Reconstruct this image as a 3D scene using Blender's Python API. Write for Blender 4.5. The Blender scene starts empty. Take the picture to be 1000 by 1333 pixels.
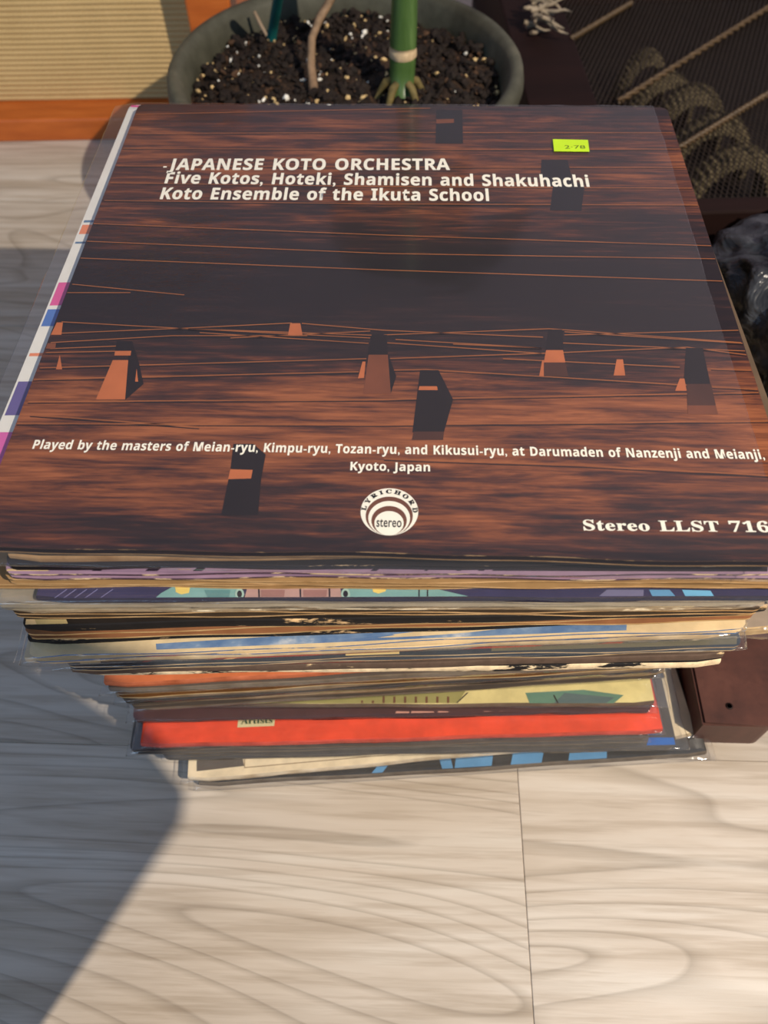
import bpy, bmesh, math, random
from mathutils import Vector, Matrix, noise
random.seed(7)

# ------------------------------------------------------------------ camera, world, lights, exposure
scene = bpy.context.scene
COL = scene.collection
FPX, CX, CY = 1050.0, 500.0, 666.5
PITCH, YAW, ROLL = 6.11681788e-01, 4.15462752e-02, -1.57448135e-02
H = 0.25                                            # height of the pile's top cover above the floor
CAM = Vector((5.95488175e-03, -3.17234270e-01, 2.54865308e-01 + H))
RC = Matrix.Rotation(YAW, 3, 'Z') @ Matrix.Rotation(PITCH, 3, 'X') @ Matrix.Rotation(ROLL, 3, 'Z')

cd = bpy.data.cameras.new('camera')
cd.sensor_fit = 'HORIZONTAL'
cd.sensor_width = 36.0
cd.lens = 36.0 * FPX / 1000.0
cd.clip_start = 0.01
cd.dof.use_dof = True
cd.dof.focus_distance = 0.375
cd.dof.aperture_fstop = 14.0
cam = bpy.data.objects.new('camera', cd)
cam.matrix_world = Matrix.Translation(CAM) @ RC.to_4x4()
COL.objects.link(cam)
scene.camera = cam

w = bpy.data.worlds.new('room_light')
scene.world = w
w.use_nodes = True
wb = w.node_tree.nodes['Background']
wb.inputs[0].default_value = (0.44, 0.63, 1.0, 1)
wb.inputs[1].default_value = 0.24

def add_light(name, kind, loc, color, energy, size=0.1, target=(0, 0, 0.1)):
    l = bpy.data.lights.new(name, kind)
    l.color = color
    l.energy = energy
    if kind == 'AREA':
        l.size = size
    else:
        l.shadow_soft_size = size
    o = bpy.data.objects.new(name, l)
    o.location = loc
    o.rotation_euler = (Vector(target) - Vector(loc)).to_track_quat('-Z', 'Y').to_euler()
    COL.objects.link(o)
    return o
LDIR = Vector((0.18, -0.13, 0.25)).normalized()     # direction to the warm lamp
add_light('warm_lamp', 'POINT', LDIR * 2.0, (1.0, 0.875, 0.72), 165, 0.012)
add_light('cool_window', 'AREA', (-1.2, -1.6, 1.5), (0.52, 0.73, 1.0), 11, 1.1)

vs = scene.view_settings
vs.view_transform = 'Standard'
vs.look = 'None'
vs.gamma = 1.0
vs.use_curve_mapping = False
vs.exposure = 0.2

# ------------------------------------------------------------------ helpers
def at(px, py, z):
    """point of the place that lies at height z and is seen at photo pixel (px, py)"""
    d = RC @ Vector(((px - CX) / FPX, (CY - py) / FPX, -1.0))
    t = (z - CAM.z) / d.z
    return CAM + d * t

def s2l(c):
    return c / 12.92 if c <= 0.04045 else ((c + 0.055) / 1.055) ** 2.4
def rgb(r, g, b):
    return (s2l(r / 255), s2l(g / 255), s2l(b / 255), 1.0)

def empty(name, loc=(0, 0, 0), rz=0.0):
    o = bpy.data.objects.new(name, None)
    o.location = loc
    o.rotation_euler = (0, 0, rz)
    o.empty_display_size = 0.02
    COL.objects.link(o)
    return o

def tag(o, label=None, cat=None, group=None, kind=None):
    if label: o['label'] = label
    if cat: o['category'] = cat
    if group: o['group'] = group
    if kind: o['kind'] = kind
    return o

def mesh_obj(name, verts, faces, mats, parent=None, smooth=False, fmat=None):
    me = bpy.data.meshes.new(name)
    me.from_pydata([tuple(v) for v in verts], [], faces)
    for m in (mats if isinstance(mats, (list, tuple)) else [mats]):
        me.materials.append(m)
    if fmat:
        for p, i in zip(me.polygons, fmat): p.material_index = i
    if smooth:
        for p in me.polygons: p.use_smooth = True
    me.update()
    o = bpy.data.objects.new(name, me)
    COL.objects.link(o)
    if parent: o.parent = parent
    return o

def bm_obj(name, bm, mats, parent=None, smooth=False):
    me = bpy.data.meshes.new(name)
    bm.to_mesh(me); bm.free()
    for m in (mats if isinstance(mats, (list, tuple)) else [mats]):
        me.materials.append(m)
    if smooth:
        for p in me.polygons: p.use_smooth = True
    o = bpy.data.objects.new(name, me)
    COL.objects.link(o)
    if parent: o.parent = parent
    return o

def box_bm(x0, x1, y0, y1, z0, z1, bevel=0.0, seg=2):
    bm = bmesh.new()
    vs_ = [bm.verts.new(p) for p in ((x0,y0,z0),(x1,y0,z0),(x1,y1,z0),(x0,y1,z0),(x0,y0,z1),(x1,y0,z1),(x1,y1,z1),(x0,y1,z1))]
    for f in ((0,3,2,1),(4,5,6,7),(0,1,5,4),(1,2,6,5),(2,3,7,6),(3,0,4,7)):
        bm.faces.new([vs_[i] for i in f])
    if bevel:
        bmesh.ops.bevel(bm, geom=bm.edges[:], offset=bevel, segments=seg, affect='EDGES', profile=0.5)
    return bm

def tube(name, pts, radii, mat, parent=None, n=10, cap=True):
    verts, faces = [], []
    pts = [Vector(p) for p in pts]
    for i, p in enumerate(pts):
        d = (pts[min(i + 1, len(pts) - 1)] - pts[max(i - 1, 0)]).normalized()
        a = d.cross(Vector((0.3, 1, 0.1))).normalized()
        b = d.cross(a)
        r = radii[i] if isinstance(radii, (list, tuple)) else radii
        for k in range(n):
            t = 2 * math.pi * k / n
            verts.append(p + a * r * math.cos(t) + b * r * math.sin(t))
    for i in range(len(pts) - 1):
        for k in range(n):
            k2 = (k + 1) % n
            faces.append((i*n+k, i*n+k2, (i+1)*n+k2, (i+1)*n+k))
    if cap:
        faces.append(tuple(range(n)))
        faces.append(tuple((len(pts)-1)*n + k for k in reversed(range(n))))
    return mesh_obj(name, verts, faces, mat, parent, smooth=True)

def lathe(name, prof, mat, parent=None, n=72, center=(0, 0)):
    verts, faces = [], []
    for r, z in prof:
        for k in range(n):
            t = 2 * math.pi * k / n
            verts.append((center[0] + r * math.cos(t), center[1] + r * math.sin(t), z))
    for i in range(len(prof) - 1):
        for k in range(n):
            k2 = (k + 1) % n
            faces.append((i*n+k, i*n+k2, (i+1)*n+k2, (i+1)*n+k))
    return mesh_obj(name, verts, faces, mat, parent, smooth=True)

# ------------------------------------------------------------------ materials
class NT:
    def __init__(self, name):
        self.m = bpy.data.materials.new(name)
        self.m.use_nodes = True
        self.t = self.m.node_tree
        self.t.nodes.clear()
        self.out = self.t.nodes.new('ShaderNodeOutputMaterial')
    def n(self, typ, **kw):
        nd = self.t.nodes.new('ShaderNode' + typ)
        ins = kw.pop('ins', {})
        for k, v in kw.items(): setattr(nd, k, v)
        for k, v in ins.items():
            if isinstance(v, bpy.types.NodeSocket): self.t.links.new(v, nd.inputs[k])
            else: nd.inputs[k].default_value = v
        return nd
    def link(self, a, b): self.t.links.new(a, b)
    def ramp(self, fac, stops, interp='LINEAR'):
        r = self.n('ValToRGB')
        r.color_ramp.interpolation = interp
        e = r.color_ramp.elements
        while len(e) < len(stops): e.new(0.5)
        for i, (p, c) in enumerate(stops):
            e[i].position = p
            e[i].color = c if len(c) == 4 else (*c, 1)
        if fac is not None: self.link(fac, r.inputs[0])
        return r.outputs[0]
    def mix(self, fac, a, b, mode='MIX'):
        m = self.n('MixRGB', blend_type=mode)
        for s, v in ((0, fac), (1, a), (2, b)):
            if isinstance(v, bpy.types.NodeSocket): self.link(v, m.inputs[s])
            else: m.inputs[s].default_value = v
        return m.outputs[0]
    def math(self, op, a, b=0.0, clamp=False):
        m = self.n('Math', operation=op, use_clamp=clamp)
        for s, v in ((0, a), (1, b)):
            if isinstance(v, bpy.types.NodeSocket): self.link(v, m.inputs[s])
            else: m.inputs[s].default_value = v
        return m.outputs[0]
    def coords(self, scale=(1, 1, 1), out='Object', rot=(0, 0, 0), loc=None):
        tc = self.n('TexCoord')
        mp = self.n('Mapping', ins={'Scale': scale, 'Rotation': rot})
        self.link(tc.outputs[out], mp.inputs['Vector'])
        if loc is not None:
            if isinstance(loc, bpy.types.NodeSocket): self.link(loc, mp.inputs['Location'])
            else: mp.inputs['Location'].default_value = loc
        return mp.outputs[0]
    def noise(self, vec, scale, detail=4, rough=0.55, dist=0.0):
        return self.n('TexNoise', ins={'Vector': vec, 'Scale': scale, 'Detail': detail, 'Roughness': rough, 'Distortion': dist}).outputs['Fac']
    def bsdf(self, color, rough=0.5, spec=0.5, bump=None, bstr=0.3, bdist=0.001, **extra):
        p = self.n('BsdfPrincipled')
        for k, v in (('Base Color', color), ('Roughness', rough), ('Specular IOR Level', spec)):
            if isinstance(v, bpy.types.NodeSocket): self.link(v, p.inputs[k])
            else: p.inputs[k].default_value = v
        for k, v in extra.items(): p.inputs[k.replace('_', ' ')].default_value = v
        if bump is not None:
            b = self.n('Bump', ins={'Height': bump, 'Strength': bstr, 'Distance': bdist})
            self.link(b.outputs[0], p.inputs['Normal'])
        self.link(p.outputs[0], self.out.inputs[0])
        return p

_cache = {}
def plain(r, g, b, rough=0.6, spec=0.3, var=0.18, scale=60, stretch=(1, 1, 1), name=None):
    """plain coloured surface with a little blotchy variation and fine relief"""
    key = (r, g, b, rough, spec, var, scale, stretch)
    if key in _cache: return _cache[key]
    t = NT(name or 'plain_%d_%d_%d' % (r, g, b))
    v = t.coords(stretch)
    n = t.noise(v, scale, 5, 0.6)
    c = rgb(r, g, b)
    lo = tuple(x * (1 - var) for x in c[:3]) + (1,)
    hi = tuple(min(1, x * (1 + var)) for x in c[:3]) + (1,)
    t.bsdf(t.ramp(n, [(0.3, lo), (0.7, hi)]), rough, spec, bump=n, bstr=0.15, bdist=0.0006)
    _cache[key] = t.m
    return t.m

def worn(c_cover, c_card, amount=0.5, scale=70, name='worn_edge'):
    """printed paper worn through to the bare board in ragged patches"""
    t = NT(name)
    v = t.coords((0.55, 1.3, 2.2))
    n = t.noise(v, scale, 6, 0.7)
    n2 = t.noise(t.coords((6, 6, 6)), 30, 4, 0.6)
    f = t.ramp(n, [(max(0.0, amount - 0.02), (0, 0, 0)), (min(1.0, amount + 0.02), (1, 1, 1))])
    cc, cb = rgb(*c_cover), rgb(*c_card)
    a = t.ramp(n2, [(0.3, tuple(x * 0.8 for x in cc[:3])), (0.7, tuple(min(1, x * 1.2) for x in cc[:3]))])
    b = t.ramp(n2, [(0.3, tuple(x * 0.72 for x in cb[:3])), (0.7, tuple(min(1, x * 1.15) for x in cb[:3]))])
    t.bsdf(t.mix(f, b, a), 0.7, 0.25, bump=n, bstr=0.4, bdist=0.0008)
    return t.m

def card(r, g, b, name='card_edge'):
    """bare board edge: pale fibres in thin long layers"""
    key = ('card', r, g, b)
    if key in _cache: return _cache[key]
    t = NT(name)
    n1 = t.noise(t.coords((1, 1, 30)), 22, 5, 0.65)
    n2 = t.noise(t.coords((1, 1, 1)), 45, 4, 0.6)
    c = rgb(r, g, b)[:3]
    base = t.ramp(n1, [(0.3, tuple(x * 0.55 for x in c)), (0.62, c)])
    dirt = t.ramp(n2, [(0.35, (0.62, 0.55, 0.45)), (0.6, (1, 1, 1))])
    t.bsdf(t.mix(1.0, base, dirt, 'MULTIPLY'), 0.75, 0.2, bump=n1, bstr=0.3, bdist=0.0006)
    _cache[key] = t.m
    return t.m

def plastic_film(name, haze=0.05, bump_scale=40, bstr=0.25, crinkle=None, rough=0.09, refl=0.05):
    t = NT(name)
    v = t.coords((1, 1, 1))
    n = t.noise(v, bump_scale, 3, 0.5, 0.6)
    hgt = n
    if crinkle:
        d = t.n('VectorMath', operation='DISTANCE', ins={0: t.coords((1, 1, 1)), 1: crinkle[0]}).outputs['Value']
        mask = t.ramp(t.math('DIVIDE', d, crinkle[1]), [(0.2, (1, 1, 1)), (1.0, (0, 0, 0))])
        cn = t.noise(t.coords((1, 1.5, 1)), 120, 2, 0.5, 2.2)
        hgt = t.math('ADD', n, t.math('MULTIPLY', t.math('MULTIPLY', cn, mask), 9.0))
    b = t.n('Bump', ins={'Height': hgt, 'Strength': bstr, 'Distance': 0.002})
    geo = t.n('NewGeometry')
    cosv = t.math('ABSOLUTE', t.n('VectorMath', operation='DOT_PRODUCT', ins={0: b.outputs[0], 1: geo.outputs['Incoming']}).outputs['Value'])
    fr = t.math('ADD', refl, t.math('MULTIPLY', 0.7, t.math('POWER', t.math('SUBTRACT', 1.0, cosv, True), 5.0)), True)
    tr = t.n('BsdfTransparent', ins={'Color': (0.985, 0.985, 0.985, 1)})
    df = t.n('BsdfDiffuse', ins={'Color': (0.75, 0.77, 0.8, 1)})
    gl = t.n('BsdfGlossy', ins={'Color': (1, 1, 1, 1), 'Roughness': rough})
    t.link(b.outputs[0], gl.inputs['Normal'])
    m1 = t.n('MixShader', ins={0: haze}); t.link(tr.outputs[0], m1.inputs[1]); t.link(df.outputs[0], m1.inputs[2])
    m2 = t.n('MixShader', ins={0: fr}); t.link(m1.outputs[0], m2.inputs[1]); t.link(gl.outputs[0], m2.inputs[2])
    t.link(m2.outputs[0], t.out.inputs[0])
    return t.m

# --- laminate floor boards
def floor_mat():
    t = NT('laminate_oak')
    oi = t.n('ObjectInfo')
    off = t.n('CombineXYZ', ins={0: t.math('MULTIPLY', oi.outputs['Random'], 37.0), 1: t.math('MULTIPLY', oi.outputs['Random'], 11.0), 2: t.math('MULTIPLY', oi.outputs['Random'], 53.0)}).outputs[0]
    v = t.coords((0.22, 1.0, 1.0), loc=off)
    # rings cut lengthwise: cathedral figure
    base = t.noise(v, 7.0, 2, 0.45, 0.4)
    rings = t.math('FRACT', t.math('MULTIPLY', base, 28.0))
    line = t.ramp(rings, [(0.0, (0.25, 0.22, 0.18)), (0.07, (0.55, 0.52, 0.48)), (0.25, (1, 1, 1)), (0.94, (0.92, 0.92, 0.92)), (1.0, (0.25, 0.22, 0.18))])
    v2 = t.coords((0.045, 1.0, 1.0), loc=off)
    fine = t.noise(v2, 190, 4, 0.65, 0.2)
    v3 = t.coords((0.10, 1.0, 1.0), loc=off)
    mid = t.noise(v3, 34, 4, 0.6, 0.5)
    c = t.ramp(mid, [(0.28, rgb(176, 162, 144)), (0.5, rgb(200, 188, 173)), (0.72, rgb(214, 206, 194))])
    c = t.mix(0.36, c, line, 'MULTIPLY')
    fs = t.ramp(fine, [(0.38, (0.70, 0.66, 0.61)), (0.54, (1, 1, 1))])
    c = t.mix(0.55, c, fs, 'MULTIPLY')
    hs = t.n('HueSaturation', ins={'Color': c, 'Value': t.math('ADD', 0.95, t.math('MULTIPLY', oi.outputs['Random'], 0.1))})
    t.bsdf(hs.outputs[0], 0.42, 0.35, bump=t.math('ADD', fine, t.math('MULTIPLY', line, 0.4)), bstr=0.22, bdist=0.0006)
    return t.m

# --- printed cover photograph: planks of figured wood
def cover_mat():
    t = NT('printed_wood_cover')
    tc = t.n('TexCoord')
    sep = t.n('SeparateXYZ', ins={0: tc.outputs['Object']})
    vv = t.math('ADD', t.math('DIVIDE', sep.outputs['Y'], 0.315), 0.5)          # 0 front .. 1 back
    g1 = t.noise(t.coords((0.085, 1.0, 1.0)), 150, 6, 0.72, 0.6)                      # long streaks
    g2 = t.noise(t.coords((0.30, 1.0, 1.0), rot=(0, 0, 0.12)), 30, 4, 0.62, 1.0)    # figure
    g3 = t.noise(t.coords((0.07, 1.0, 1.0)), 420, 3, 0.65)
    # how much orange shows, along the depth of the cover
    prof = t.ramp(vv, [(0.0, (0.44,)*3), (0.06, (0.52,)*3), (0.16, (0.60,)*3), (0.25, (0.58,)*3), (0.33, (0.47,)*3), (0.40, (0.33,)*3), (0.52, (0.28,)*3), (0.60, (0.45,)*3), (0.74, (0.53,)*3), (0.88, (0.53,)*3), (1.0, (0.42,)*3)])
    s = t.math('ADD', t.math('MULTIPLY', g1, 0.55), t.math('MULTIPLY', g2, 0.42))
    s = t.math('ADD', s, t.math('MULTIPLY', g3, 0.37))
    s = t.math('ADD', t.math('SUBTRACT', s, 0.67), t.math('SUBTRACT', prof, 0.5))
    s = t.math('ADD', t.math('MULTIPLY', s, 2.3), 0.5)
    c = t.ramp(s, [(0.10, rgb(24, 15, 17)), (0.36, rgb(42, 25, 23)), (0.54, rgb(76, 40, 29)), (0.72, rgb(118, 65, 38)), (0.95, rgb(152, 88, 52))])
    t.bsdf(c, 0.38, 0.4)
    return t.m

# ------------------------------------------------------------------ the room: floor boards and back wall
M_floor = floor_mat()
floor = bm_obj('floor', box_bm(-1.6, 1.6, -1.4, 1.25, -0.03, -0.0115), plain(70, 60, 50))
tag(floor, kind='structure')
PW = 0.193
def plank(x0, x1, y0, y1):
    cx, cy = (x0 + x1) / 2, (y0 + y1) / 2
    hx, hy = (x1 - x0) / 2 - 0.00012, (y1 - y0) / 2 - 0.00012
    o = bm_obj('plank', box_bm(-hx, hx, -hy, hy, -0.011, 0.0, 0.0004, 1), M_floor, floor)
    o.location = (cx, cy, 0)
for r in range(-6, 6):
    y0 = -0.1485 + PW * r
    joint = 0.080 + {(-1): 0.0}.get(r, ((r * 0.47) % 1.2))
    xs = [-1.6] + [joint + 1.2 * k for k in range(-2, 3) if -1.55 < joint + 1.2 * k < 1.55] + [1.6]
    for a, b in zip(xs[:-1], xs[1:]): plank(a, b, y0, y0 + PW)
wall = bm_obj('wall_back', box_bm(-1.6, 1.6, 1.02, 1.1, 0.0, 2.4), plain(150, 146, 164, 0.85))
tag(wall, kind='structure')

# ------------------------------------------------------------------ record albums
WB = 0.00018
def warp(x):
    return WB * (math.sin(x * 19.0 + 0.6) + 0.5 * math.sin(x * 47.0))

def sheet_slab(name, w_, d_, z0, z1, mats, parent, seed, yf=0.0, nx=26, corner=0.004, wob=0.0005, edge_all=True):
    """thin board with rounded corners; material 0 on top, 1 on the rim, 2 below"""
    rnd = random.Random(seed)
    ph = rnd.uniform(0, 6)
    # outline, counter-clockwise from front-left
    pts = []
    hw = w_ / 2
    cs = [(-hw, 0, 180), (hw, 0, 270), (hw, d_, 0), (-hw, d_, 90)]
    def edge_y(x): return wob * (math.sin(x * 31 + ph) + 0.7 * math.sin(x * 83 + 2 * ph))
    for i in range(4):
        px, py, a0 = cs[i]
        ccx = px + corner * (1 if px < 0 else -1)
        ccy = py + corner * (1 if py == 0 else -1)
        for k in range(4):
            a = math.radians(a0 + 90 * k / 3)
            pts.append((ccx + corner * math.cos(a), ccy + corner * math.sin(a)))
        if i in (0, 2):
            x_a, x_b = (-hw + corner, hw - corner) if i == 0 else (hw - corner, -hw + corner)
            for k in range(1, nx):
                x = x_a + (x_b - x_a) * k / nx
                pts.append((x, py + (edge_y(x) if i == 0 else 0)))
    n = len(pts)
    verts = [(x, y + yf, z1 + warp(x)) for x, y in pts] + [(x, y + yf, z0 + warp(x)) for x, y in pts]
    # faces: strips between front row and back row keep the warped top planar enough
    faces, fm = [], []
    F = list(range(3, 3 + nx + 2))            # front: last corner point .. first of next corner
    top = list(range(n))
    # front arc indices: 0..3 corner, 4..nx+2 front, nx+3.. corner ; back likewise
    half = n // 2
    for i in range(half - 1):
        a, b = i, i + 1
        c, d = n - 1 - i - 1, n - 1 - i
        if b == c: continue
        faces.append((a, b, c, d)); fm.append(0)
        faces.append((n + d, n + c, n + b, n + a)); fm.append(2 if len(mats) > 2 else 0)
    for i in range(n):
        j = (i + 1) % n
        faces.append((i, n + i, n + j, j)); fm.append(1)
    return mesh_obj(name, verts, faces, mats, parent, fmat=fm)

def spine_body(name, w_, d_, z0, z1, mats, parent, seed, nx=26, bulge=0.0012):
    """closed jacket seen at its folded edge: rounded front, flat covers; mats: cover, spine"""
    rnd = random.Random(seed); ph = rnd.uniform(0, 6)
    zm, hz = (z0 + z1) / 2, (z1 - z0) / 2
    prof = []
    for k in range(7):
        a = math.pi / 2 + math.pi * k / 6
        prof.append((bulge * (1 + math.cos(a)) if True else 0, zm + hz * math.sin(a)))
    verts, faces, fm = [], [], []
    for i in range(nx + 1):
        x = -w_ / 2 + w_ * i / nx
        e = 0.0004 * (math.sin(x * 29 + ph) + 0.6 * math.sin(x * 77 + 2 * ph))
        endp = 0.0015 if i in (0, nx) else 0.0
        row = [(x, y + e + endp, z + warp(x)) for y, z in prof] + [(x, d_, z0 + warp(x)), (x, d_, z1 + warp(x))]
        verts += row
    m = len(prof) + 2
    for i in range(nx):
        for k in range(m):
            k2 = (k + 1) % m
            faces.append((i*m+k, i*m+k2, (i+1)*m+k2, (i+1)*m+k))
            fm.append(1 if k < len(prof) - 1 else 0)
    faces.append(tuple(range(m))[::-1]); fm.append(1)
    faces.append(tuple(nx*m + k for k in range(m))); fm.append(1)
    return mesh_obj(name, verts, faces, mats, parent, fmat=fm)

def plastic_sleeve(name, parent, x0, x1, y0, y1, zb, zt, jx0, jx1, jy0, jy1, mat, seed, lift=0.0003, amp=0.0009, n=34):
    """clear outer sleeve: two sheets hugging the jacket and meeting at the sleeve's rim"""
    zm = (zb + zt) / 2
    verts, faces = [], []
    N = n + 1
    def inset(x, y):
        d = max(jx0 - x, x - jx1, jy0 - y, y - jy1)
        lim = max(jx0 - x0, x1 - jx1, jy0 - y0, y1 - jy1, 1e-4)
        return max(0.0, min(1.0, d / lim))
    def grid(xa, xb, ins):                  # dense near the rims
        out = []
        for i in range(n + 1):
            s = i / n
            s = 0.5 - 0.5 * math.cos(math.pi * s)
            out.append(xa + (xb - xa) * s)
        return out
    X, Y = grid(x0, x1, 0), grid(y0, y1, 0)
    idx = {}
    for side in (1, -1):
        for j, y in enumerate(Y):
            for i, x in enumerate(X):
                rim = i in (0, n) or j in (0, n)
                if side == -1 and rim:
                    idx[(side, i, j)] = idx[(1, i, j)]; continue
                k = inset(x, y)
                wv = noise.noise(Vector((x * 55 + seed, y * 55, seed * 3.1))) * amp
                rimw = noise.noise(Vector((x * 70 + seed * 2, y * 70, 5.0))) * amp * 2.0
                hz = (zt - zm + lift) * (1 - k) if side == 1 else -(zm - zb + lift * 0.3) * (1 - k)
                z = zm + hz + warp(x) + (wv * k * 1.2) + (0 if side == -1 else abs(wv) * 0.35 * (1 - k))
                yy, xx = y, x
                if j in (0, n): yy = y + rimw
                if i in (0, n): xx = x + rimw
                idx[(side, i, j)] = len(verts)
                verts.append((xx, yy, z))
    for side in (1, -1):
        for j in range(n):
            for i in range(n):
                q = [idx[(side, i, j)], idx[(side, i+1, j)], idx[(side, i+1, j+1)], idx[(side, i, j+1)]]
                if side == -1: q.reverse()
                if len(set(q)) == 4: faces.append(q)
    return mesh_obj(name, verts, faces, mat, parent, smooth=True)

M_film = plastic_film('clear_film', 0.025, 45, 0.35)
M_film_hazy = plastic_film('hazy_film', 0.05, 60, 0.45)
M_paper = plain(205, 195, 175, 0.8)
M_dark = plain(30, 26, 24, 0.8)

S = 0.315
albums = {}
def album(key, zt, t, left=None, right=None, rows=None, anchor='C', cover=(120, 100, 80), edge=(205, 170, 120), kind='open',
          edge_mat=None, cover_mat_=None, sleeve=None, label=None, group=None, width=S, inner=None, yaw=None, pos=None, film=None, core_back=0.003, back_edge=None):
    """one jacket. rows = ((px, py), (px, py)): two points of its upper front edge in the photo; left/right: photo x of its ends"""
    if pos is None:
        p, q = at(*rows[0], zt), at(*rows[1], zt)
        d = (q - p); yw = math.atan2(d.y, d.x)
        mid_row = (rows[0][1] + rows[1][1]) / 2
        def on_line(px):           # point of that edge's line under photo x
            f = (px - rows[0][0]) / (rows[1][0] - rows[0][0])
            return at(px, rows[0][1] + f * (rows[1][1] - rows[0][1]), zt)
        u = d.normalized()
        if yaw is not None:
            yw = yaw; u = Vector((math.cos(yw), math.sin(yw), 0))
        if anchor == 'L': c = on_line(left) + u * width / 2
        elif anchor == 'R': c = on_line(right) - u * width / 2
        else: c = (on_line(left) + on_line(right)) / 2
    else:
        c, yw = Vector((pos[0], pos[1], zt)), pos[2]
    root = empty('record_album', (c.x, c.y, zt - t), yw)
    tag(root, label or 'record album in the pile', 'record album', group)
    em = edge_mat or card(*edge)
    cm = cover_mat_ or plain(*cover, 0.45, 0.4)
    seed = sum(ord(ch) * (i_ + 3) for i_, ch in enumerate(key)) % 1000 if not isinstance(key, int) else key
    if kind == 'open':
        b = min(0.0011, t * 0.28)
        sheet_slab('front_cover', width, S, t - b, t, [cm, em], root, seed)
        sheet_slab('back_cover', width, S, 0.0, b, [cm, back_edge or em], root, seed + 31)
        sheet_slab('inner_sleeve', width - 0.004, S - core_back, b, t - b, [M_paper, inner or plain(150, 125, 92, 0.8), M_paper], root, seed + 7, yf=core_back)
    else:
        spine_body('jacket', width, S, 0.0, t, [cm, em], root, seed)
    if sleeve:
        l, r, f = sleeve
        plastic_sleeve('plastic_sleeve', root, -width/2 - l, width/2 + r, -f, S + 0.002, 0.0, t, -width/2, width/2, 0.0, S, film or M_film, seed * 0.37, n=30)
    albums[key] = (root, c, yw, zt)
    return root

def art(key, name, pts_px, mat, lift=0.00012, front_clip=True):
    """flat printed shape on an album's front cover, outlined in photo pixels and laid on that cover's plane"""
    root, c, yw, zt = albums[key]
    inv = Matrix.Rotation(-yw, 3, 'Z')
    vs_ = []
    for px, py in pts_px:
        p = at(px, py, zt)
        q = inv @ (p - Vector((c.x, c.y, zt)))
        q.x = max(-S/2 + 0.001, min(S/2 - 0.001, q.x))
        q.y = max(0.0012, min(S - 0.0006, q.y))
        vs_.append((q.x, q.y, q.z + (zt - root.location.z) + lift + warp(q.x)))
    # subdivide long edges so the print follows the board
    out = []
    for i, a in enumerate(vs_):
        b = vs_[(i + 1) % len(vs_)]
        n = max(1, int(abs(a[0] - b[0]) / 0.012))
        for k in range(n):
            x = a[0] + (b[0] - a[0]) * k / n
            y = a[1] + (b[1] - a[1]) * k / n
            out.append((x, y, zt - root.location.z + lift + warp(x)))
    return mesh_obj(name, out, [tuple(range(len(out)))], mat, root)

# ---- top album: koto orchestra
M_cover = cover_mat()
koto = empty('record_album', (0, -S/2, H - 0.004), 0)
tag(koto, 'koto orchestra record album with dark wood cover and white lettering, topmost of the pile', 'record album')
albums['koto'] = (koto, Vector((0, -S/2, H)), 0.0, H)
WB = 0.0
# cover board with its own origin in the cover's centre so the print has centred coordinates
cov = sheet_slab('front_cover', S, S, -0.0008, 0.0, [M_cover, worn((60, 36, 26), (150, 120, 85), 0.45)], koto, 3, yf=-S/2)
cov.location = (0, S/2, 0.004)
sheet_slab('back_cover', S, S, 0.0, 0.0008, [M_cover, card(150, 120, 85)], koto, 4)
sheet_slab('inner_sleeve', S - 0.004, S - 0.004, 0.0008, 0.0032, [M_paper, M_paper], koto, 5, yf=0.003)

def kot(px, py, lift):
    p = at(px, py, H)
    x = max(-S/2 + 0.0004, min(S/2 - 0.0004, p.x)); y = max(-S/2 + 0.0006, min(S/2 - 0.0006, p.y))
    return Vector((x, y + S/2, 0.004 + lift))

M_string = plain(146, 86, 48, 0.45, 0.35, 0.25, 20)
M_orange = plain(176, 98, 58, 0.45, 0.35, 0.15, 40)
M_orange2 = plain(112, 62, 40, 0.45, 0.35, 0.2, 40)
M_brownp = plain(70, 40, 30, 0.45, 0.35, 0.2, 40)
M_darkp = plain(24, 16, 18, 0.45, 0.35, 0.15, 40)
M_darkb = plain(28, 24, 28, 0.45, 0.35, 0.15, 40)
M_white = plain(240, 234, 216, 0.45, 0.3, 0.03)
M_black = plain(24, 20, 20, 0.45, 0.3, 0.05)
M_brown_logo = plain(104, 62, 44, 0.45, 0.3, 0.1)

def kpoly(name, pts, mat, lift):
    return mesh_obj(name, [kot(x, y, lift) for x, y in pts], [tuple(range(len(pts)))], mat, koto)
def kline(pts, wd=0.00055, mat=None, lift=0.00006, shade=True):
    """one printed string: thin strip with a dark shadow line printed under it"""
    P = [kot(x, y, lift) for x, y in pts]
    for nm, off, ww, m, dz in (('printed_string', 0.0, wd, mat or M_string, 0.0),):
        verts, faces = [], []
        for i, p in enumerate(P):
            d = (P[min(i+1, len(P)-1)] - P[max(i-1, 0)]).normalized()
            nrm = Vector((-d.y, d.x, 0))
            verts += [p + nrm * ww * 0.5, p - nrm * ww * 0.5]
        for i in range(len(P) - 1):
            faces.append((2*i, 2*i+1, 2*i+3, 2*i+2))
        o = mesh_obj(nm, verts, faces, m, koto)
    if shade:
        verts = [v + Vector((0, -0.0010, -0.00002)) for v in verts]
        mesh_obj('printed_string_shadow', verts, faces, M_darkp, koto)

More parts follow.
